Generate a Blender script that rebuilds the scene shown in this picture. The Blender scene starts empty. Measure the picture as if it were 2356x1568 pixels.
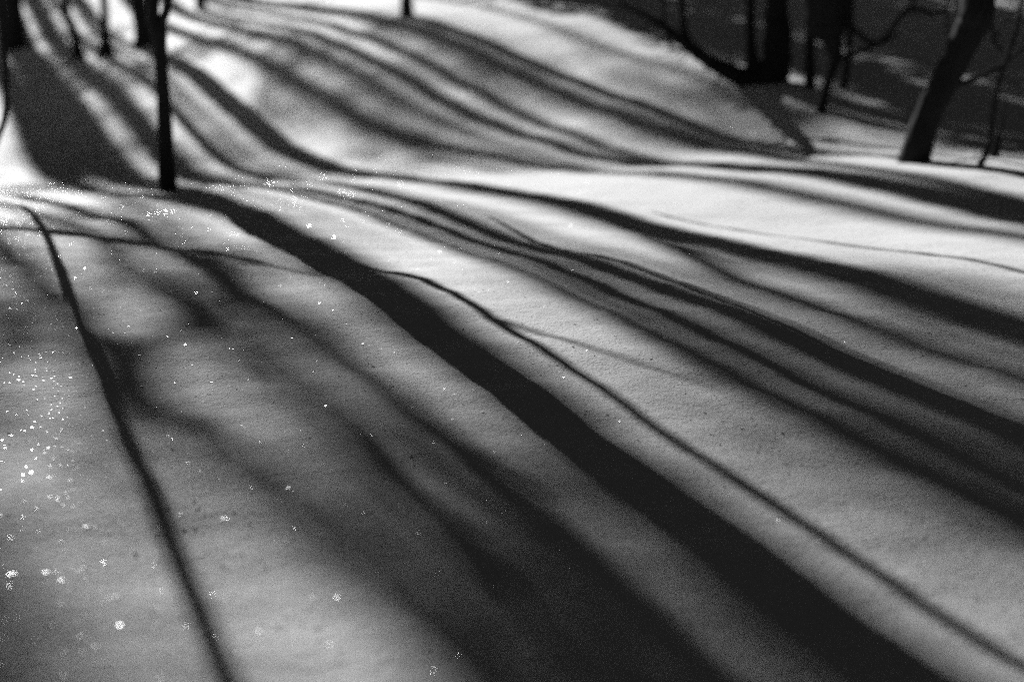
import bpy, math, random
import numpy as np

# ------------------------------------------------------------------ camera, sky, sun, exposure
scn = bpy.context.scene
PITCH = math.radians(14.9)            # camera tilts down
AZ = math.radians(21.6)               # the sun stands this far left of the view direction
ELEV = math.radians(18.4)
CAM_H = 1.0
cam_d = bpy.data.cameras.new('camera')
cam = bpy.data.objects.new('camera', cam_d)
scn.collection.objects.link(cam)
cam.location = (0, 0, CAM_H)
cam.rotation_euler = (math.pi/2 - PITCH, 0, 0)
cam_d.lens, cam_d.sensor_width, cam_d.sensor_fit = 50, 36, 'HORIZONTAL'
cam_d.clip_start, cam_d.clip_end = 0.05, 1000
cam_d.dof.use_dof = True
cam_d.dof.focus_distance = 3.7
cam_d.dof.aperture_fstop = 1.4
cam_d.dof.aperture_blades = 0
scn.camera = cam

world = bpy.data.worlds.new('World')
scn.world = world
world.use_nodes = True
nt = world.node_tree
nt.nodes.clear()
sky = nt.nodes.new('ShaderNodeTexSky')
sky.sky_type = 'NISHITA'
sky.sun_disc = False
sky.sun_elevation = ELEV
sky.sun_rotation = -AZ
sky.air_density = 0.15
sky.dust_density = 0.0
sky.ozone_density = 1.0
sky.altitude = 1500
sep = nt.nodes.new('ShaderNodeSeparateColor')      # black and white film behind a red filter: the red of the sky only
bg = nt.nodes.new('ShaderNodeBackground')
bg.inputs['Strength'].default_value = 0.05
wout = nt.nodes.new('ShaderNodeOutputWorld')
nt.links.new(sky.outputs[0], sep.inputs[0])
nt.links.new(sep.outputs[0], bg.inputs['Color'])
nt.links.new(bg.outputs[0], wout.inputs['Surface'])

sun_d = bpy.data.lights.new('sun', 'SUN')
sun_d.energy = 5.0
sun_d.angle = math.radians(0.4)
sun_d.color = (1, 1, 1)
sun = bpy.data.objects.new('sun', sun_d)
scn.collection.objects.link(sun)
sdir = np.array([-math.sin(AZ)*math.cos(ELEV), math.cos(AZ)*math.cos(ELEV), math.sin(ELEV)])
from mathutils import Vector
sun.rotation_euler = Vector(sdir).to_track_quat('Z', 'Y').to_euler()
sun.location = (-20, 60, 30)

scn.view_settings.view_transform = 'Standard'
scn.view_settings.look = 'None'
scn.view_settings.gamma = 1
scn.view_settings.exposure = 0.5
scn.view_settings.use_curve_mapping = False
scn.render.engine = 'CYCLES'
cy = scn.cycles
cy.use_denoising = False               # leaves a film-like grain
cy.use_adaptive_sampling = False
cy.max_bounces = 5
cy.caustics_reflective = False
cy.caustics_refractive = False
cy.sample_clamp_indirect = 2.0

# ------------------------------------------------------------------ terrain height
CA, SA = math.cos(AZ), math.sin(AZ)
K = np.array([[float(a) for a in s.split(',')] for s in '0.3,6.72,-0.07;0.3,5.53,0.01;0.3,5.13,-0.01;0.3,4.63,-0.04;0.3,3.92,-0.02;0.3,3.5,-0.04;0.3,3.23,-0.04;0.3,2.77,-0.01;0.3,2.48,-0.01;0.3,2.24,-0.03;0.3,1.99,-0.01;1.06,5.26,-0.03;1.06,4.56,0;1.06,4.02,0.02;1.06,3.57,0;1.06,3.2,-0;1.06,2.89,-0.02;1.06,2.4,-0;1.06,2.11,-0;1.06,1.87,-0.02;1.06,1.67,-0.04;1.3,7.67,-0.2;1.3,6.42,-0.11;1.3,5.57,-0.06;1.3,4.9,-0.01;1.3,4.36,0.02;1.3,3.76,0.02;1.3,3.54,0.01;1.3,3.23,-0;1.3,2.95,-0;1.3,2.71,-0.01;1.3,2.5,-0.02;1.3,2.31,-0.02;1.3,1.99,-0.02;1.3,1.73,-0.02;1.3,1.52,-0.02;1.41,4.24,-0.01;1.41,3.83,-0;1.41,3.19,-0;1.41,2.71,0;1.41,2.33,-0.01;1.41,2.02,-0;1.41,1.76,-0.01;1.41,1.55,0;2.69,18.47,-0.2;2.69,15.22,-0.36;2.69,13.07,-0.53;2.69,11.69,-0.57;2.69,10.68,-0.54;2.69,8.94,-0.36;2.69,8.05,-0.26;2.69,6.96,-0.17;2.69,6.11,-0.1;2.69,5.41,-0.07;2.69,4.84,-0.03;2.69,4.21,0;2.69,3.7,0.01;2.69,3.27,0.02;2.69,2.99,0.03;3.27,5.14,-0.14;3.27,4.52,-0.07;3.27,4.01,-0.02;3.27,3.67,0.02;4.18,16.58,0.28;4.18,13.11,0.14;4.18,11.33,-0.08;4.18,9.92,-0.22;4.18,8.77,-0.25;4.18,7.83,-0.21;4.18,7.05,-0.11;4.18,6.18,-0.04;4.18,5.46,-0.01;4.18,4.71,-0.02;4.82,14.94,0.43;4.82,12.48,0.24;4.82,10.54,0.07;4.82,9.39,-0;4.82,8.42,-0.12;4.82,7.61,-0.13;4.82,7.14,-0.08;2.26,11.74,-0.66;2.26,15.38,-0.45;2.26,21.63,-0.29;1.89,21.99,-0.36;-3,-2,0;-3,0,0;-3,1.2,0;-1,-2,0;-1,0,0;-1,1.2,0;0,-2,0;0,0,0;0,1.2,0;1,-2,0;1,0,0;1,1.2,0;2,-2,0;2,0,0;2,1.2,0;3,-2,0;3,0,0;3,1.2,0;4,-2,0;4,0,0;4,1.2,0;5.6,9,0.15;6.5,9.8,0.2;5,6,0.02;6.2,7,0.02;8,10,0.25;8,6,0.03;8,2,0;-2,5,-0.02;-2,10,-0.4;1.06,11.3,-0.6;1.1,15,-0.75;1.2,20,-0.6;1.2,26,-0.45;-2,14,-0.75;-2,20,-0.85;-4,25,-0.6;0,30,-0.2;-1,35,0.3;3,36,1;-6,30,-0.1;8,36,1.9;2,32,0.4;4,28,0.7;6,20,0.75;9,20,0.9;10,14,0.5;6,30,1.3;12,30,1.6'.split(';')])

def tps(r2):
    return 0.5*r2*np.log(np.maximum(r2, 1e-12))

def _fit(lam=1.0):
    P = K[:, :2]; n = len(P)
    M = tps(((P[:, None]-P[None])**2).sum(-1)) + lam*np.eye(n)
    Q = np.c_[np.ones(n), P]
    return np.linalg.solve(np.block([[M, Q], [Q.T, np.zeros((3, 3))]]), np.r_[K[:, 2], 0, 0, 0])
SOL = _fit()

rngw = np.random.default_rng(5)
WAVES = []
for lam_, amp in ((2.4, .006), (1.1, .0035), (.55, .002), (.27, .0011), (.14, .0006)):
    for _ in range(6):
        a = rngw.uniform(0, math.tau)
        WAVES.append((math.cos(a)*math.tau/lam_, math.sin(a)*math.tau/lam_*1.4, rngw.uniform(0, math.tau), amp/2.2))

def height(x, y):
    """height of the snow at world x, y (arrays)"""
    x = np.asarray(x, float); y = np.asarray(y, float)
    u = x*CA + y*SA; v = -x*SA + y*CA
    uc = np.clip(u, -7, 14); vc = np.clip(v, -3, 36)
    z = np.full(u.shape, SOL[-3]) + SOL[-2]*uc + SOL[-1]*vc
    for k in range(len(K)):
        z = z + SOL[k]*tps((uc-K[k, 0])**2 + (vc-K[k, 1])**2)
    z = z + 0.05*np.maximum(v-36, 0) + 0.02*np.maximum(u-14, 0)
    near = np.clip((30-np.hypot(x, y))/15, 0, 1)
    for kx, ky, ph, am in WAVES:
        z = z + am*near*np.sin(kx*x + ky*y + ph)
    return z

def gz(u, v):
    return float(height(np.array([u*CA - v*SA]), np.array([u*SA + v*CA]))[0])

def UV(u, v, h):
    """point h above the snow-level z = 0, u across and v along the sun's bearing"""
    return (u*CA - v*SA, u*SA + v*CA, h)

FPX = 50/36*2356
def AT(px, py, Y):
    """world point at forward distance Y seen at photo pixel px, py (2356 wide)"""
    a = (px-1178)/FPX; b = -(py-784)/FPX
    r = np.array([a, math.cos(PITCH)+b*math.sin(PITCH), -math.sin(PITCH)+b*math.cos(PITCH)])
    p = r*(Y/r[1])
    return (p[0], p[1], CAM_H+p[2])

# ------------------------------------------------------------------ materials
def mat(name):
    m = bpy.data.materials.new(name); m.use_nodes = True
    return m, m.node_tree, m.node_tree.nodes['Principled BSDF']

def grey(v): return (v, v, v, 1)

snow, t, b = mat('snow')
b.inputs['Roughness'].default_value = 0.8
b.inputs['Specular IOR Level'].default_value = 0.3
b.inputs['Sheen Weight'].default_value = 0.4
b.inputs['Sheen Roughness'].default_value = 0.5
tc = t.nodes.new('ShaderNodeTexCoord')
n1 = t.nodes.new('ShaderNodeTexNoise'); n1.inputs['Scale'].default_value = 170; n1.inputs['Detail'].default_value = 3
n2 = t.nodes.new('ShaderNodeTexNoise'); n2.inputs['Scale'].default_value = 38; n2.inputs['Detail'].default_value = 4
n3 = t.nodes.new('ShaderNodeTexNoise'); n3.inputs['Scale'].default_value = 1.3; n3.inputs['Detail'].default_value = 5
for n in (n1, n2, n3): t.links.new(tc.outputs['Object'], n.inputs['Vector'])
b1 = t.nodes.new('ShaderNodeBump'); b1.inputs['Strength'].default_value = 0.8; b1.inputs['Distance'].default_value = 0.004
b2 = t.nodes.new('ShaderNodeBump'); b2.inputs['Strength'].default_value = 0.4; b2.inputs['Distance'].default_value = 0.008
t.links.new(n1.outputs[0], b1.inputs['Height']); t.links.new(n2.outputs[0], b2.inputs['Height'])
t.links.new(b2.outputs[0], b1.inputs['Normal']); t.links.new(b1.outputs[0], b.inputs['Normal'])
cr = t.nodes.new('ShaderNodeValToRGB')
cr.color_ramp.elements[0].position = .3; cr.color_ramp.elements[0].color = grey(.80)
cr.color_ramp.elements[1].position = .7; cr.color_ramp.elements[1].color = grey(.92)
t.links.new(n3.outputs[0], cr.inputs[0]); t.links.new(cr.outputs[0], b.inputs['Base Color'])

bark, t, b = mat('bark')
b.inputs['Roughness'].default_value = 0.9
b.inputs['Specular IOR Level'].default_value = 0.1
tc = t.nodes.new('ShaderNodeTexCoord')
mp = t.nodes.new('ShaderNodeMapping'); mp.inputs['Scale'].default_value = (30, 30, 6)
nn = t.nodes.new('ShaderNodeTexNoise'); nn.inputs['Scale'].default_value = 1.5; nn.inputs['Detail'].default_value = 6
t.links.new(tc.outputs['Object'], mp.inputs[0]); t.links.new(mp.outputs[0], nn.inputs['Vector'])
cr = t.nodes.new('ShaderNodeValToRGB')
cr.color_ramp.elements[0].color = grey(.007); cr.color_ramp.elements[1].color = grey(.03)
t.links.new(nn.outputs[0], cr.inputs[0]); t.links.new(cr.outputs[0], b.inputs['Base Color'])
bb = t.nodes.new('ShaderNodeBump'); bb.inputs['Strength'].default_value = .8; bb.inputs['Distance'].default_value = .01
t.links.new(nn.outputs[0], bb.inputs['Height']); t.links.new(bb.outputs[0], b.inputs['Normal'])

needle, t, b = mat('needles')
b.inputs['Base Color'].default_value = grey(.05); b.inputs['Roughness'].default_value = .7

ice, t, b = mat('ice_crystal')
b.inputs['Base Color'].default_value = grey(.9)
b.inputs['Roughness'].default_value = 0.24
b.inputs['Specular IOR Level'].default_value = 0.5

# ------------------------------------------------------------------ mesh helpers
def link(name, verts, faces, m, parent=None, smooth=True):
    me = bpy.data.meshes.new(name)
    me.from_pydata([tuple(map(float, p)) for p in verts], [], faces)
    me.materials.append(m)
    if smooth: me.polygons.foreach_set('use_smooth', [True]*len(me.polygons))
    me.update()
    o = bpy.data.objects.new(name, me)
    scn.collection.objects.link(o)
    if parent is not None:
        o.parent = parent
        o.matrix_parent_inverse = parent.matrix_basis.inverted()
    return o

def catmull(P, R, n=6):
    P = np.array(P, float); R = np.array(R, float)
    if len(P) < 3: n = max(n, 3)
    Q = np.vstack([2*P[0]-P[1], P, 2*P[-1]-P[-2]])
    out, rad = [], []
    for i in range(len(P)-1):
        p0, p1, p2, p3 = Q[i:i+4]
        for k in range(n):
            s = k/n
            out.append(.5*((2*p1)+(-p0+p2)*s+(2*p0-5*p1+4*p2-p3)*s*s+(-p0+3*p1-3*p2+p3)*s**3))
            rad.append(R[i]*(1-s)+R[i+1]*s)
    out.append(P[-1]); rad.append(R[-1])
    return np.array(out), np.array(rad)

class Tubes:
    """collects tapered tubes into one mesh"""
    def __init__(self): self.v, self.f = [], []
    def add(self, P, R, sides=9, n=6, lump=.06, seed=0):
        if np.isscalar(R): R = [R]*len(P)
        pts, rad = catmull(P, R, n)
        rg = np.random.default_rng(seed+len(self.v))
        T = np.gradient(pts, axis=0); T /= np.linalg.norm(T, axis=1)[:, None]+1e-9
        ref = np.array([0, 1, 0.0]) if abs(T[0][1]) < .8 else np.array([1.0, 0, 0])
        base = len(self.v)
        for p, d, r in zip(pts, T, rad):
            a = np.cross(d, ref); a /= np.linalg.norm(a)+1e-9; c = np.cross(d, a)
            for s in range(sides):
                th = math.tau*s/sides
                rr = r*(1+rg.uniform(-lump, lump))
                self.v.append(p + rr*(math.cos(th)*a + math.sin(th)*c))
        m = len(pts)
        for i in range(m-1):
            for s in range(sides):
                s2 = (s+1) % sides
                self.f.append((base+i*sides+s, base+i*sides+s2, base+(i+1)*sides+s2, base+(i+1)*sides+s))
        self.f.append(tuple(base+s for s in range(sides))[::-1])
        self.f.append(tuple(base+(m-1)*sides+s for s in range(sides)))
        return self
    def build(self, name, parent, m=None):
        return link(name, self.v, self.f, m or bark, parent)

def tag(o, label, cat, group=None, kind=None):
    o['label'] = label; o['category'] = cat
    if group: o['group'] = group
    if kind: o['kind'] = kind
    return o

def empty(name, loc):
    o = bpy.data.objects.new(name, None)
    o.empty_display_size = .2
    o.location = loc
    scn.collection.objects.link(o)
    return o

def tube_part(name, parent, P, R, **k):
    return Tubes().add(P, R, **k).build(name, parent)

def foot(P, R, flare=1.35, sink=.12):
    """ground the polyline: extend its first point into the snow and flare it"""
    x, y = P[0][0], P[0][1]
    g = float(height(np.array([x]), np.array([y]))[0])
    return [(x, y, g-sink), (x, y, g+.015)] + list(P[1:]), [R[0]*flare, R[0]*flare] + list(R[1:])

def limb(start, direction, length, r, rg, twigs=5, droop=0.0):
    """a bare branch with side twigs, as one Tubes"""
    tb = Tubes(); d = np.array(direction, float); d /= np.linalg.norm(d)
    P = [np.array(start, float)]; n = 5
    for i in range(n):
        d = d + rg.normal(0, .16, 3) + np.array([0, 0, .08-droop]); d /= np.linalg.norm(d)
        P.append(P[-1]+d*length/n)
    R = list(np.linspace(r, r*.3, n+1))
    tb.add(P, R, sides=6, n=3)
    for k in range(twigs):
        i = rg.integers(1, n+1)
        e = d + rg.normal(0, .7, 3); e /= np.linalg.norm(e)
        L = length*rg.uniform(.25, .55)
        q = P[i]; m_ = q+e*L*.5+rg.normal(0, .05, 3)*L; w = q+e*L+rg.normal(0, .12, 3)*L
        tb.add([q, m_, w], [r*.38, r*.26, r*.12], sides=5, n=3)
        for kk in range(2):
            e2 = e+rg.normal(0, .6, 3); e2 /= np.linalg.norm(e2)
            tb.add([m_, m_+e2*L*.45], [r*.2, r*.08], sides=4, n=2)
    return tb

def crown(parent, trunk_pts, h0, h1, count, length, r, seed, spread=None):
    rg = np.random.default_rng(seed)
    T = np.array(trunk_pts, float)
    for k in range(count):
        h = rg.uniform(h0, h1)
        i = int(np.clip(np.searchsorted(T[:, 2], h), 1, len(T)-1))
        s = (h-T[i-1, 2])/max(T[i, 2]-T[i-1, 2], 1e-6)
        st = T[i-1]*(1-s)+T[i]*s
        a = rg.uniform(0, math.tau)
        d = (math.cos(a), math.sin(a), rg.uniform(.1, .8))
        if spread is not None: d = tuple(np.array(spread)*1.3 + np.array(d)*.7)
        limb(st, d, length*rg.uniform(.6, 1.1), r*rg.uniform(.7, 1.1), rg).build('branch', parent)

# ------------------------------------------------------------------ the setting: one sheet of snow
def axis(parts):
    out = []
    for a, b_, step in parts: out += list(np.arange(a, b_-1e-6, step))
    return np.array(out + [parts[-1][1]])
gx = axis([(-200, -40, 16), (-40, -9, 1), (-9, -4, .1), (-4, 4.5, .03), (4.5, 9, .1), (9, 40, 1), (40, 200, 16)])
gy = axis([(-60, -4, 4), (-4, 1.2, .2), (1.2, 8, .03), (8, 18, .08), (18, 40, .25), (40, 240, 8)])
X, Y = np.meshgrid(gx, gy)
Z = height(X, Y)
nx, ny = len(gx), len(gy)
me = bpy.data.meshes.new('snow_ground')
co = np.stack([X, Y, Z], -1).reshape(-1, 3)
idx = np.arange(nx*ny).reshape(ny, nx)
quads = np.stack([idx[:-1, :-1], idx[:-1, 1:], idx[1:, 1:], idx[1:, :-1]], -1).reshape(-1, 4)
me.vertices.add(len(co)); me.vertices.foreach_set('co', co.ravel())
me.loops.add(quads.size); me.loops.foreach_set('vertex_index', quads.ravel().astype(np.int32))
me.polygons.add(len(quads))
me.polygons.foreach_set('loop_start', np.arange(0, quads.size, 4, dtype=np.int32))
me.polygons.foreach_set('loop_total', np.full(len(quads), 4, np.int32))
me.update(calc_edges=True); me.validate()
me.polygons.foreach_set('use_smooth', np.ones(len(quads), bool))
me.materials.append(snow)
ground = bpy.data.objects.new('snow_ground', me)
scn.collection.objects.link(ground)
ground['kind'] = 'structure'
ground['label'] = 'smooth snow ground sinking into a hollow and rising beyond'

# ------------------------------------------------------------------ trees in the picture
def base_of(P):
    return (P[0][0], P[0][1], float(height(np.array([P[0][0]]), np.array([P[0][1]]))[0]))

TE = math.tan(ELEV)
def H(vc, vg, zg=0.0): return zg + (vc-vg)*TE      # height at v = vc whose shadow falls at v = vg

def YUV(u, v): return u*SA + v*CA

# 1. thin forked tree, left of centre
Y0 = YUV(1.12, 8.1)
P = [AT(386, 437, Y0), AT(378, 264, Y0), AT(370, 132, Y0), AT(364, 72, Y0)]
fork = P[-1]
top = [fork, AT(352, 30, Y0), UV(1.15, 8.1, 1.25), UV(1.175, 8.1, 1.7), UV(1.18, 8.1, 2.4), UV(1.17, 8.1, 3.4)]
tr = empty('forked_tree', base_of(P))
tag(tr, 'thin dark forked tree standing on the near edge of the hollow, left of centre', 'tree')
PF, RF = foot(P, [0.0403, 0.039, 0.0377, 0.0468])
tube_part('trunk', tr, PF + top[1:], RF + [.036, .033, .035, .035, .02], seed=1)
c_limb = [fork, AT(372, 52, Y0), AT(384, 16, Y0), UV(1.28, 8.1, 1.12), UV(1.38, 8.1, 1.28), UV(1.42, 8.1, 1.6), UV(1.42, 8.1, 2.4), UV(1.44, 8.1, 3.0)]
tube_part('branch', tr, [UV(1.15, 8.1, 1.2), UV(1.24, 8.1, 1.42), UV(1.275, 8.1, 1.8), UV(1.28, 8.1, 2.4), UV(1.28, 8.1, 3.2)], [.028, .03, .034, .034, .01], seed=33)  # unseen middle limb added to fill the core of the broad shadow
tube_part('branch', tr, [UV(1.41, 8.1, 1.45), UV(1.5, 8.1, 1.55), UV(1.6, 8.1, 1.66), UV(1.68, 8.1, 1.72)], [.009, .008, .007, .003], seed=34)
tube_part('branch', tr, c_limb, [.032, .028, .024, .02, .018, .018, .016, .006], seed=2)

# 2. big trunk cut by the left edge of the picture
def upright(name, label, group, pts, rad, crown_args=None, seed=0, cat='tree', flare=1.35):
    t_ = empty(name, base_of(pts))
    tag(t_, label, cat, group)
    a, r_ = foot(pts, rad, flare)
    tube_part('trunk', t_, a, r_, seed=seed, sides=12)
    if crown_args: crown(t_, pts, *crown_args)
    return t_

GRP = 'trees standing on the snow slope beyond the hollow'
OFF = 'trees beyond the top and left edge of the picture'
OFFL = 'unseen bare tree just outside the picture, placed to throw its shadow across the snow'
ub = 1.235
upright('big_tree', 'thick black trunk cut off by the left edge of the picture', GRP,
        [UV(ub, 26, -1), UV(ub, 26, 2), UV(ub, 26, 5), UV(ub-.015, 26, 6.6), UV(ub, 26, 8.4), UV(ub, 26, 11)], [.14, .13, .12, .135, .12, .08],
        (8.8, 11, 7, 2.2, .04, 11), seed=3)
bt = scn.objects['big_tree']
tube_part('stem', bt, [UV(1.2, 26, .9), UV(.98, 26, 1.6), UV(.88, 26, 2.6), UV(.87, 26, 5), UV(1.1, 26, 6.4), UV(1.22, 26, 7.2)], [.08, .08, .08, .075, .07, .05], seed=31)  # unseen side stem added to widen the dark on the far slope
tube_part('stem', bt, [UV(1.25, 26, 1.6), UV(1.42, 26, 2.4), UV(1.44, 26, 4), UV(1.4, 26, 5), UV(1.27, 26, 6.2)], [.06, .06, .06, .05, .03], seed=32)  # second added stem, out of view, darkening the far slope

def photo_tree(name, label, group, pix, Yd, rad, more, mrad, seed, crown_args=None, flare=1.35):
    pts = [AT(x, y, Yd) for x, y in pix]
    t_ = empty(name, base_of(pts)); tag(t_, label, 'tree', group)
    a, r_ = foot(pts, rad, flare)
    allp = a + more
    tube_part('trunk', t_, allp, r_ + mrad, seed=seed, sides=12)
    if crown_args: crown(t_, allp, *crown_args)
    return t_

Yd = YUV(1.89, 22.03)
photo_tree('slope_tree', 'leftmost of three slender trunks on the far slope, curving with a flared foot', GRP,
           [(182, 135), (175, 99), (162, 50), (152, 16)], Yd, [.08, .07, .065, .06],
           [UV(1.8, 22, 2.2), UV(1.85, 22, 4), UV(1.86, 22, 5.5), UV(1.9, 22, 6.5), UV(1.96, 22, 7.5), UV(2.0, 22, 9)], [.06, .07, .078, .078, .07, .03], 4, (7.8, 9, 5, 1.4, .025, 12))
tube_part('stem', scn.objects['slope_tree'], [UV(1.78, 22, 1.9), UV(1.7, 22, 2.6), UV(1.7, 22, 4.5), UV(1.73, 22, 6), UV(1.78, 22, 7), UV(1.78, 22, 8.5)], [.045, .045, .048, .05, .05, .02], seed=35)
Yd = YUV(2.24, 21.5)
photo_tree('slope_tree', 'middle of three trunks on the far slope, thin above and swollen at its base', GRP,
           [(244, 125), (243, 105), (241, 66), (240, 16)], Yd, [.115, .09, .065, .06],
           [UV(2.2, 21.5, 2.2), UV(2.12, 21.5, 4.4), UV(2.02, 21.5, 5.3), UV(2.05, 21.5, 6), UV(2.1, 21.5, 7), UV(2.12, 21.5, 8.5)], [.06, .058, .064, .068, .068, .03], 5, (7.2, 8.5, 5, 1.4, .025, 13))
Yd = YUV(2.73, 21.2)
photo_tree('slope_tree', 'thickest of three trunks on the far slope, just behind the forked tree', GRP,
           [(336, 105), (331, 70), (325, 40), (321, 10)], Yd, [.14, .135, .13, .12],
           [UV(2.69, 21.2, 2.2), UV(2.7, 21.2, 4), UV(2.72, 21.2, 5.5), UV(2.73, 21.2, 7), UV(2.75, 21.2, 9)], [.115, .12, .12, .11, .05], 6, (7.6, 9, 6, 1.6, .03, 14))
tube_part('branch', scn.objects['slope_tree.002'], [UV(2.7, 21.2, 4.7)] + [UV(u, 21.2, H(21.2, vg)) for u, vg in ((2.57, 5.3), (2.46, 4.6), (2.36, 4.0), (2.34, 3.3), (2.37, 2.6), (2.45, 1.6), (2.5, .5))],
          [.05, .05, .055, .06, .06, .055, .05, .02], seed=36)
# base stub at the top edge
upright('slope_tree', 'slim trunk whose foot just shows at the top edge, left of the middle', GRP,
        [UV(4.82, 15.3, .5), UV(4.82, 15.3, 1.5), UV(4.8, 15.3, 3), UV(4.8, 15.3, 6)], [0.054, 0.0504, 0.0504, 0.036], (4.6, 6, 4, 1.1, .02, 15), seed=7)

# 3. the leaning trunk on the right
Yr = YUV(4.73, 6.18)
tr = empty('leaning_tree', base_of([AT(2098, 372, Yr)]))
tag(tr, 'thick black trunk leaning to the right, its foot in bright snow', 'tree')
P = [AT(2104, 370, Yr), AT(2134, 268, Yr), AT(2170, 193, Yr), AT(2207, 122, Yr), AT(2236, 56, Yr), AT(2250, 14, Yr),
     UV(5.2, 6.45, 1.6), UV(5.35, 6.6, 2.6), UV(5.4, 6.7, 4)]
PF, RF = foot(P, [0.0732, 0.07076, 0.07442, 0.07442, 0.08052, 0.08784, 0.08052, 0.0671, 0.0366], 1.18)
tube_part('trunk', tr, PF, RF, seed=8, sides=14, lump=.05)
Tubes().add([AT(2190, 196, Yr), AT(2222, 189, Yr), AT(2254, 176, Yr), AT(2303, 151, Yr), AT(2345, 118, Yr), AT(2400, 90, Yr)], [.024, .016, .013, .012, .010, .006], sides=7).add(
    [AT(2303, 151, Yr), AT(2322, 120, Yr+.05), AT(2334, 60, Yr+.1)], [.006, .005, .003], sides=6).build('branch', tr)
Tubes().add([AT(2196, 150, Yr), AT(2184, 104, Yr), AT(2178, 40, Yr), AT(2182, -30, Yr)], [.008, .006, .006, .005], sides=6).build('branch', tr)
Tubes().add([AT(2240, 30, Yr+.2), AT(2280, 60, Yr+.6), AT(2288, 96, Yr+1.0), AT(2306, 118, Yr+1.4)], [.014, .012, .011, .009], sides=6).add(
    [AT(2288, 96, Yr+1.0), AT(2310, 50, Yr+1.2), AT(2340, 20, Yr+1.3)], [.008, .007, .005], sides=5).build('branch', tr)

# 4. saplings at the right edge
Ys = YUV(4.81, 5.73)
tr = empty('sapling', base_of([AT(2256, 387, Ys)]))
tag(tr, 'thin bent sapling right of the leaning trunk, reaching to the top right corner', 'sapling')
PF, RF = foot([AT(2256, 385, Ys), AT(2277, 336, Ys), AT(2287, 248, Ys), AT(2309, 154, Ys), AT(2334, 88, Ys), AT(2350, 10, Ys), AT(2362, -60, Ys)],
              [0.015, 0.01275, 0.01125, 0.01125, 0.01125, 0.0105, 0.0075], 1.2, .05)
tube_part('trunk', tr, PF, RF, sides=7, seed=9)
Tubes().add([AT(2275, 342, Ys), AT(2250, 358, Ys), AT(2226, 367, Ys), AT(2182, 374, Ys)], [.005, .004, .0035, .002], sides=5).build('branch', tr)
Tubes().add([AT(2289, 240, Ys), AT(2310, 280, Ys), AT(2296, 330, Ys)], [.003, .0025, .002], sides=5).add(
    [AT(2305, 170, Ys), AT(2326, 195, Ys), AT(2345, 185, Ys)], [.003, .0025, .002], sides=5).build('branch', tr)
Yp = YUV(5.15, 6.02)
tr = empty('sapling', base_of([AT(2288, 366, Yp)]))
tag(tr, 'short stubby broken sapling close to the right edge, with twigs to the right', 'sapling')
PF, RF = foot([AT(2288, 366, Yp), AT(2292, 340, Yp), AT(2296, 312, Yp)], [0.024, 0.021, 0.018], 1.1, .05)
tube_part('trunk', tr, PF, RF, sides=8, seed=10, n=4)
Tubes().add([AT(2293, 330, Yp), AT(2320, 326, Yp), AT(2365, 322, Yp)], [.005, .004, .002], sides=5).add(
    [AT(2292, 344, Yp), AT(2325, 350, Yp), AT(2360, 338, Yp)], [.004, .003, .002], sides=5).build('branch', tr)
Tubes().add([AT(2296, 314, Yp), AT(2310, 270, Yp), AT(2318, 225, Yp)], [.005, .004, .002], sides=5).build('branch', tr)

# 5. many-stemmed tree with a fallen limb, right of centre
Yc = YUV(5.68, 9.3)
tr = empty('clump_tree', base_of([AT(1752, 188, Yc)]))
tag(tr, 'black many-stemmed tree right of centre with a long low limb sweeping up to the left', 'tree')
PF, RF = foot([AT(1772, 186, Yc), AT(1784, 140, Yc), AT(1787, 100, Yc), AT(1787, 50, Yc), AT(1786, 5, Yc), UV(5.75, 9.3, 2.2), UV(5.8, 9.3, 4.5)],
              [0.1365, 0.1196, 0.1144, 0.0962, 0.0884, 0.078, 0.039], 1.05)
tube_part('trunk', tr, PF, RF, sides=13, seed=11, lump=.08)
tube_part('stem', tr, [AT(1738, 188, Yc), AT(1732, 150, Yc), AT(1727, 105, Yc), AT(1726, 60, Yc), AT(1726, 5, Yc), UV(5.5, 9.3, 2.4), UV(5.4, 9.3, 4)],
          [0.075, 0.057, 0.042, 0.0375, 0.036, 0.033, 0.015], sides=9, seed=12)
Tubes().add([AT(1790, 170, Yc), AT(1745, 180, Yc), AT(1701, 176, Yc-.05), AT(1668, 160, Yc-.1), AT(1637, 144, Yc-.15), AT(1586, 108, Yc-.2), AT(1547, 77, Yc-.25), AT(1519, 56, Yc-.3), AT(1468, 28, Yc-.35), AT(1420, 5, Yc-.4)],
            [0.06, 0.084, 0.0744, 0.0624, 0.054, 0.0432, 0.0336, 0.024, 0.0192, 0.0144], sides=11).build('low_limb', tr)
tube_part('branch', tr, [AT(1590, 112, Yc-.2), AT(1577, 80, Yc-.15), AT(1569, 50, Yc-.1), AT(1568, 5, Yc), UV(4.8, 9.2, 1.8)], [0.03, 0.03, 0.03, 0.03, 0.018], sides=8, seed=13)
tube_part('branch', tr, [AT(1530, 66, Yc-.28), AT(1524, 40, Yc-.25), AT(1526, 5, Yc-.2), UV(4.7, 9.2, 1.7)], [0.0165, 0.0165, 0.015, 0.009], sides=6, seed=14)
Tubes().add([AT(1600, 118, Yc-.2), AT(1545, 114, Yc-.35), AT(1480, 108, Yc-.5)], [.01, .007, .003], sides=5).add(
    [AT(1570, 116, Yc-.3), AT(1530, 128, Yc-.45), AT(1500, 126, Yc-.6)], [.006, .005, .002], sides=5).add(
    [AT(1560, 114, Yc-.3), AT(1530, 98, Yc-.35), AT(1490, 92, Yc-.5)], [.006, .004, .002], sides=5).build('twig', tr)
tw = Tubes()
rt_ = np.random.default_rng(91)
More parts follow.
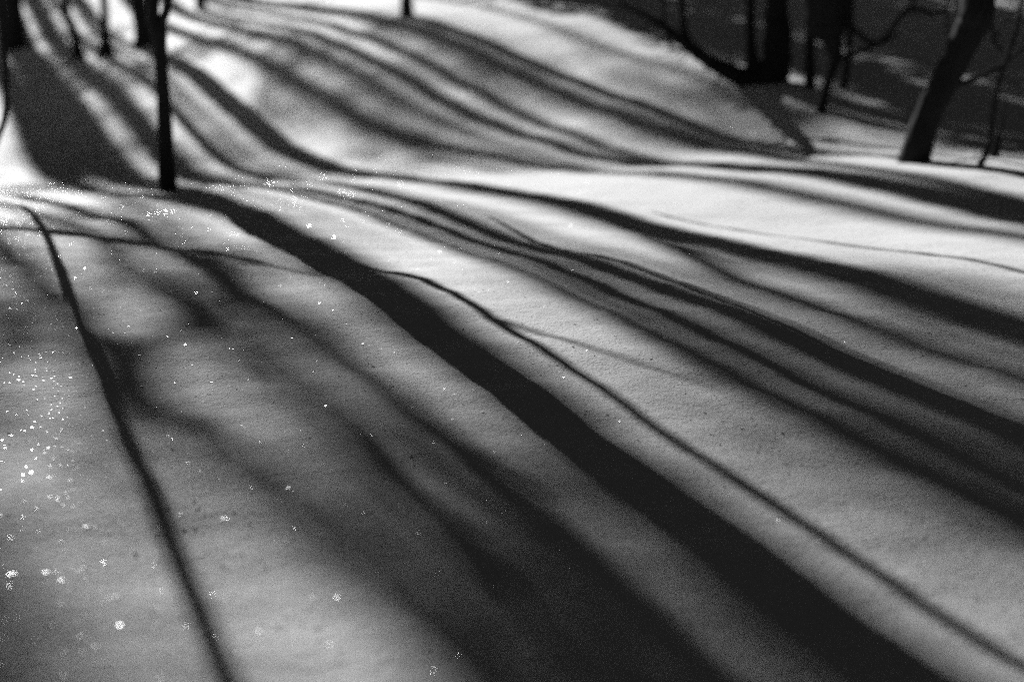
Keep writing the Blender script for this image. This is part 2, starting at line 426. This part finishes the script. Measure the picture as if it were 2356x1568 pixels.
for k in range(16):
    f = rt_.uniform(0, 1)
    a = AT(1480+f*190, 36+f*124, Yc-.35+f*.25)
    dx, dy = rt_.uniform(-85, 25), rt_.uniform(-30, 62)
    m_ = AT(1480+f*190+dx*.5, 36+f*124+dy*.6, Yc-.45+f*.2)
    e = AT(1480+f*190+dx, 36+f*124+dy, Yc-.6+f*.2)
    tw.add([a, m_, e], [.009, .006, .0025], sides=5)
tw.build('twig', tr)
Tubes().add([AT(1700, 172, Yc-.1), AT(1682, 140, Yc-.3), AT(1690, 112, Yc-.4)], [.012, .009, .005], sides=5).build('twig', tr)

# 6. crooked tree and slim stems further right
Ye = YUV(5.51, 8.24)
tr = empty('crooked_tree', base_of([AT(1889, 261, Ye)]))
tag(tr, 'crooked thin tree with a swollen black knot and looping branches, left of the leaning trunk', 'tree')
PF, RF = foot([AT(1889, 261, Ye), AT(1897, 220, Ye), AT(1907, 179, Ye), AT(1921, 140, Ye), AT(1921, 116, Ye), AT(1911, 80, Ye), AT(1908, 50, Ye), AT(1904, 14, Ye), UV(5.55, 8.3, 1.6), UV(5.45, 8.4, 3)],
              [0.0294, 0.0294, 0.0294, 0.042, 0.0504, 0.077, 0.147, 0.1568, 0.098, 0.028], 1.15)
tube_part('trunk', tr, PF, RF, sides=12, seed=15, lump=.1)
Tubes().add([AT(1922, 138, Ye), AT(1950, 130, Ye), AT(1984, 117, Ye), AT(2028, 96, Ye), AT(2055, 63, Ye), AT(2077, 33, Ye), AT(2097, 12, Ye), AT(2110, -40, Ye)],
            [0.024, 0.018, 0.0165, 0.018, 0.0165, 0.015, 0.012, 0.0075], sides=7).build('branch', tr)
Tubes().add([AT(1940, 50, Ye), AT(1966, 70, Ye), AT(1995, 93, Ye), AT(2017, 100, Ye), AT(2044, 92, Ye), AT(2070, 76, Ye)],
            [0.03, 0.021, 0.018, 0.0165, 0.0135, 0.0075], sides=7).build('branch', tr)
Tubes().add([AT(2060, 58, Ye), AT(2088, 26, Ye), AT(2120, 22, Ye), AT(2145, 32, Ye), AT(2180, 20, Ye)], [0.012, 0.015, 0.0165, 0.015, 0.009], sides=6).build('branch', tr)
Yf = YUV(5.83, 8.88)
tr = empty('slim_stem', base_of([AT(1863, 204, Yf)]))
tag(tr, 'slim straight stem standing left of the crooked tree', 'sapling')
PF, RF = foot([AT(1863, 204, Yf), AT(1863, 130, Yf), AT(1865, 60, Yf), AT(1866, 5, Yf), UV(5.7, 8.8, 2), UV(5.8, 8.8, 3.4)], [0.0377, 0.03625, 0.03625, 0.03625, 0.029, 0.0145], 1.15)
tube_part('trunk', tr, PF, RF, sides=8, seed=16)
Yg = YUV(6.03, 8.74)
tr = empty('slim_stem', base_of([AT(1941, 204, Yg)]))
tag(tr, 'thinner slim stem standing right of the crooked tree', 'sapling')
PF, RF = foot([AT(1941, 204, Yg), AT(1951, 138, Yg), AT(1956, 72, Yg), AT(1958, 10, Yg), UV(6.0, 8.8, 2), UV(6.1, 8.8, 3)], [0.02465, 0.0232, 0.02175, 0.02175, 0.0174, 0.0087], 1.15)
tube_part('trunk', tr, PF, RF, sides=7, seed=17)

# ------------------------------------------------------------------ unseen trees whose shadows lie in the picture, some added for shade

def off_tree(pts, rad, crown_args=None, seed=0, name='unseen_bare_tree', extra=()):
    t_ = upright(name, OFFL, OFF, pts, rad, crown_args, seed)
    for P_, R_ in extra: tube_part('branch', t_, P_, R_, sides=7, seed=seed+1)
    return t_

# slim sapling close to the left edge: the long dark line down the left foreground
vc = 8.0
a = [(.10, 8.0), (.24, 7.3), (.31, 6.6), (.32, 5.2), (.315, 4.2), (.31, 3.3), (.31, 2.3), (.31, 1.0), (.35, 0)]
off_tree([UV(u, vc, H(vc, vg, -.15 if vg > 6 else -.05)) for u, vg in a], [.016, .016, .016, .017, .019, .02, .021, .02, .01], seed=21)
# limbs leaning to the right: soft stripes of the left foreground
for vc, low, path, r, sd in (
        (24, [(-.9, -.3), (-.6, 3), (-.1, 5.4)], [(.2, 5.2), (.31, 4.55), (.4, 3.6), (.49, 3.04), (.57, 2.48), (.63, 1.86), (.7, .5)], .05, 22),
        (27, [(-.9, 0), (-.5, 4), (.0, 6.0)], [(.4, 6.4), (.53, 5.2), (.64, 4.29), (.71, 3.56), (.77, 2.9), (.82, 2.2), (.95, 1.0)], .052, 23),
        (25, [(-.9, 0), (-.3, 3.5), (.3, 5.4)], [(.66, 5.9), (.75, 4.96), (.83, 4.35), (.89, 3.8), (.92, 3.3), (.96, 2.9), (1.0, 2.3), (1.05, 1.2)], .066, 24)):
    pts_ = [UV(u, vc, h) for u, h in low] + [UV(u, vc, H(vc, vg)) for u, vg in path]
    off_tree(pts_, list(np.linspace(r*1.3, r, len(low))) + [r]*(len(path)-1) + [r*.5], (7.2, 8.8, 4, 1.4, .03, sd), seed=sd)
# tree left of the picture with a long side branch: the thin line crossing the others
vc = 9.5
off_tree([UV(-.8, vc, -.3), UV(-.75, vc, 1), UV(-.8, vc, 2.6), UV(-.8, vc, 4)], [.05, .045, .04, .02], None, 25,
         extra=[([UV(-.76, vc, .95)] + [UV(u, vc, H(vc, vg)) for u, vg in ((-.2, 6.4), (.2, 5.99), (.43, 5.68), (.6, 5.56), (.73, 5.36), (.84, 5.12), (.99, 4.83), (1.1, 4.5))],
                 [.024, .022, .022, .022, .021, .02, .018, .014, .006]),
                ([UV(-.79, vc, 2.3), UV(-.3, vc, 2.42), UV(-.1, vc, 2.4), UV(.0, vc, 2.36)], [.03, .03, .025, .01])])
# upright trees over the top edge
off_tree([UV(4.36, 27, .6), UV(4.26, 27, 3.9), UV(4.22, 27, 5), UV(4.17, 27, 6.2), UV(4.2, 27, 7.2), UV(4.2, 27, 8.4), UV(4.2, 27, 11)], [.08, .07, .065, .07, .12, .13, .06], (8.5, 11, 8, 2.2, .04, 26), seed=26)
off_tree([UV(4.05, 24, .5), UV(4.02, 24, 2.2), UV(3.97, 24, 3.7), UV(4.0, 24, 4.6), UV(4.1, 24, 6), UV(4.03, 24, 6.6), UV(4.0, 24, 8)], [.07, .07, .07, .07, .08, .08, .03], (7, 8, 3, 1.2, .02, 27), seed=27)
off_tree([UV(3.3, 36, 1), UV(3.3, 36, 5), UV(3.35, 36, 7.4), UV(3.55, 36, 8.4), UV(3.75, 36, 10), UV(3.9, 36, 13)], [.12, .11, .1, .1, .1, .05], (10, 13, 8, 2.5, .04, 28), seed=28)
off_tree([UV(4.62, 26, .6), UV(4.58, 26, 5.6), UV(4.42, 26, 6.4), UV(4.37, 26, 8), UV(4.4, 26, 10)], [.06, .07, .07, .07, .03], (8.5, 10, 4, 1.6, .03, 51), seed=51)
off_tree([UV(1.42, 38, .3), UV(1.42, 38, 5), UV(1.45, 38, 8.5), UV(1.5, 38, 11)], [.14, .13, .1, .02], None, seed=52)  # unseen tree added to darken the left of the far slope
# tall unseen trees added farther back: broad soft shade on the far slope
for k_, (u_, v_c, r_, hh) in enumerate(((4.62, 44, .17, 12.3), (3.74, 42, .13, 11.0), (3.3, 44, .12, 11.6), (.78, 40, .16, 10.6), (1.08, 43, .12, 11.2), (1.8, 45, .17, 12.4), (2.42, 43, .07, 11))):
    g_ = gz(u_, v_c)
    off_tree([UV(u_, v_c, g_), UV(u_+.05, v_c, hh*.5), UV(u_, v_c, hh*.8), UV(u_+.06, v_c, hh)], [r_*1.1, r_, r_*.9, r_*.4], (hh*.55, hh*.95, 3, 1.5, .03, 60+k_), seed=60+k_)
# an unseen spreading tree added left of the picture: broken shade over the left foreground
t_ = off_tree([UV(-1.2, 30, -.4), UV(-1.2, 30, 4), UV(-1.1, 30, 8), UV(-1.0, 30, 9.4), UV(-1, 30, 12)], [.17, .15, .12, .1, .03], None, seed=70)
rg_ = np.random.default_rng(71)
for k_ in range(13):
    h_ = rg_.uniform(7.6, 9.3)
    limb(UV(-1.08, 30, h_), (CA, SA+rg_.uniform(-.5, .5), rg_.uniform(-.05, .2)), rg_.uniform(1.5, 2.5), .035, rg_, twigs=9, droop=.06).build('branch', t_)
# unseen spreading crowns added high above to dim the snow with broken twig shade
def shade_canopy(ut, vc, u0, u1, vg0, vg1, n, seed, r=.02):
    rg = np.random.default_rng(seed)
    g = gz(ut, vc)
    h0, h1 = H(vc, vg1), H(vc, vg0)
    t_ = off_tree([UV(ut, vc, g), UV(ut+.04, vc, h0*.6), UV(ut-.03, vc, h0), UV(ut, vc, h1+.4)], [.07, .06, .05, .012], None, seed=seed)
    for k in range(n):
        u, h = rg.uniform(u0, u1), rg.uniform(h0, h1)
        hs = max(h0*.8, h-abs(u-ut)*.5)
        dv = rg.normal(0, .5)
        tb = Tubes()
        a = np.array(UV(ut, vc, hs)); e = np.array(UV(u, vc+dv, h))
        m = a*.5+e*.5+np.array([0, 0, rg.uniform(-.1, .15)])+rg.normal(0, .06, 3)
        tb.add([a, m, e], [r*1.2, r, r*.5], sides=5, n=4)
        for q in range(10):
            f = rg.uniform(.35, 1); p = m*(1-f)+e*f if f > .5 else a*(1-f)+e*f
            d = rg.normal(0, 1, 3)+np.array([0, 0, .5]); d /= np.linalg.norm(d); L = rg.uniform(.25, .6)
            mid = p+d*L*.5+rg.normal(0, .05, 3)
            tb.add([p, mid, p+d*L+rg.normal(0, .08, 3)], [r*.5, r*.4, r*.2], sides=4, n=3)
            d2 = d+rg.normal(0, .6, 3); tb.add([mid, mid+d2*L*.4], [r*.35, r*.15], sides=4, n=2)
        tb.build('branch', t_)
shade_canopy(-1.0, 33, -.6, .2, 1.2, 2.55, 17, 80)
shade_canopy(.75, 37, .6, .95, 1.0, 3.0, 4, 81)
shade_canopy(.9, 39, .85, 1.18, .7, 1.95, 7, 89)
shade_canopy(1.9, 40, 1.4, 2.0, .6, 1.9, 9, 92)
shade_canopy(5.5, 41, 5.0, 5.5, 8.3, 10.8, 9, 90)
shade_canopy(2.2, 37, 1.5, 2.5, .8, 2.2, 12, 82)
shade_canopy(6.6, 30, 5.1, 6.7, 5.3, 8.0, 30, 87, .03)
shade_canopy(-1.3, 35, -.8, .9, 3.9, 6.8, 12, 83)
shade_canopy(4.65, 45, 4.3, 4.85, 8.6, 15, 20, 84, .024)
shade_canopy(3.3, 46, 2.8, 4.1, 10.5, 20, 30, 85, .024)
shade_canopy(1.5, 46, .6, 2.6, 11, 27, 48, 86, .024)
shade_canopy(2.6, 38, 1.45, 3.3, 2.0, 4.4, 13, 94, .017)
shade_canopy(2.2, 50, 1.2, 3.0, 17, 33, 26, 93, .026)
shade_canopy(-.2, 44, -.1, .9, 9, 18, 14, 88, .02)
# tall tree above the clump with a long limb and hanging shoots
t_ = off_tree([UV(6.4, 17, .7), UV(6.4, 17, 3), UV(6.35, 17, 6.6), UV(6.3, 17, 10)], [.14, .13, .12, .05], (7, 10, 6, 2, .04, 29), seed=29)
tube_part('branch', t_, [UV(6.35, 17, 6.3), UV(5.5, 15, 6.9), UV(4.2, 13, 7.0), UV(3.1, 11.6, 6.9), UV(2.1, 11, 6.6)], [.08, .07, .055, .04, .02], sides=8)
vc = 11
for path, r in (([(2.22, -8.5), (2.2, 0), (2.15, 2.4), (2.14, 3.4), (2.13, 4.3), (2.08, 4.8), (2.11, 5.4), (2.16, 6.0)], .022),
                ([(3.45, -9.0), (3.4, 1), (3.3, 3.7), (3.2, 4.5), (3.08, 5.2), (2.95, 6.0)], .022)):
    tube_part('shoot', t_, [UV(u, vc, H(vc, vg)) for u, vg in path], list(np.linspace(r*1.3, r*.5, len(path))), sides=6)

# unseen dense spruces added right of the picture's top: the dark shade behind the leaning trunk
def spruce(u, v, hgt, rad, seed, low=.3):
    rg = np.random.default_rng(seed)
    g = gz(u, v); cx_, cy_, _ = UV(u, v, 0)
    t_ = empty('shade_spruce', (cx_, cy_, g))
    tag(t_, 'unseen dense spruce added outside the picture to shade the slope', 'tree', 'unseen spruces added for shade')
    tube_part('trunk', t_, [(cx_, cy_, g-.1), (cx_, cy_, g+hgt*.5), (cx_, cy_, g+hgt)], [.14, .09, .01], sides=8)
    n = int(4200*rad)
    s = rg.uniform(0, 1, n)**1.5
    hh = low + s*(hgt-low)
    rr = rad*(1-s)*(.25+.75*rg.uniform(0, 1, n)**.6)*(1+.25*np.sin(hh*9))
    th = rg.uniform(0, math.tau, n)
    vs, fs = [], []
    for h_, r_, a_ in zip(hh, rr, th):
        c = np.array([cx_+math.cos(a_)*r_, cy_+math.sin(a_)*r_, g+h_-.25*r_])
        d = np.array([math.cos(a_), math.sin(a_), -.35])+rg.normal(0, .25, 3); d /= np.linalg.norm(d)
        w = np.cross(d, [0, 0, 1])+rg.normal(0, .3, 3); w /= np.linalg.norm(w)
        L, Wd = rg.uniform(.2, .42), rg.uniform(.04, .09)
        k = len(vs)
        vs += [c-d*L*.5, c+w*Wd, c+d*L*.5, c-w*Wd]; fs.append((k, k+1, k+2, k+3))
    link('foliage', vs, fs, needle, t_, smooth=False)
spruce(8.0, 24, 15, 2.6, 41)
spruce(9.8, 22, 13, 2.6, 42)
spruce(6.5, 21, 7, .9, 43)
spruce(8.6, 19, 9, 2.0, 44)
spruce(9.2, 28, 17, 3.2, 45)
spruce(11.5, 25, 14, 3, 46)

# ------------------------------------------------------------------ ice crystals glinting on the snow
rg = np.random.default_rng(77)
N = 90000
v_ = 1.3 + 10*rg.uniform(0, 1, N)**1.3
u_ = -0.6 + (5.6)*rg.uniform(0, 1, N)**1.1
x = u_*CA - v_*SA; y = u_*SA + v_*CA
z = height(x, y) + .0015
keep = (u_ > .12) | (rg.uniform(0, 1, N) < .45)
nrm = np.stack([rg.normal(0, .3, N), rg.normal(0, .3, N), np.ones(N)], -1)
nrm /= np.linalg.norm(nrm, axis=1)[:, None]
nrm[nrm@sdir < .2] = (0, 0, 1)
a0 = rg.normal(0, 1, (N, 3)); a1 = np.cross(nrm, a0); a1 /= np.linalg.norm(a1, axis=1)[:, None]
a2 = np.cross(nrm, a1)
coarse = rg.uniform(0, 1, N) < np.where(v_ < 2.7, .10, np.where(v_ > 6, .12, .04))
s_ = np.where(coarse, rg.uniform(.0038, .0052, N), rg.uniform(.0008, .0024, N))[:, None]
c = np.stack([x, y, z], -1)
c, a1, a2, s_ = c[keep], a1[keep], a2[keep], s_[keep]
N = len(c)
V = np.stack([c+a1*s_, c+a2*s_*.8, c-a1*s_, c-a2*s_*.8], 1).reshape(-1, 3)
me = bpy.data.meshes.new('ice_crystals')
me.vertices.add(4*N); me.vertices.foreach_set('co', V.ravel())
me.loops.add(4*N); me.loops.foreach_set('vertex_index', np.arange(4*N, dtype=np.int32))
me.polygons.add(N)
me.polygons.foreach_set('loop_start', np.arange(0, 4*N, 4, dtype=np.int32))
me.polygons.foreach_set('loop_total', np.full(N, 4, np.int32))
me.update(calc_edges=True)
me.materials.append(ice)
o = bpy.data.objects.new('ice_crystals', me); scn.collection.objects.link(o)
tag(o, 'tiny ice crystals glinting on the sunlit snow', 'ice crystals', kind='stuff')
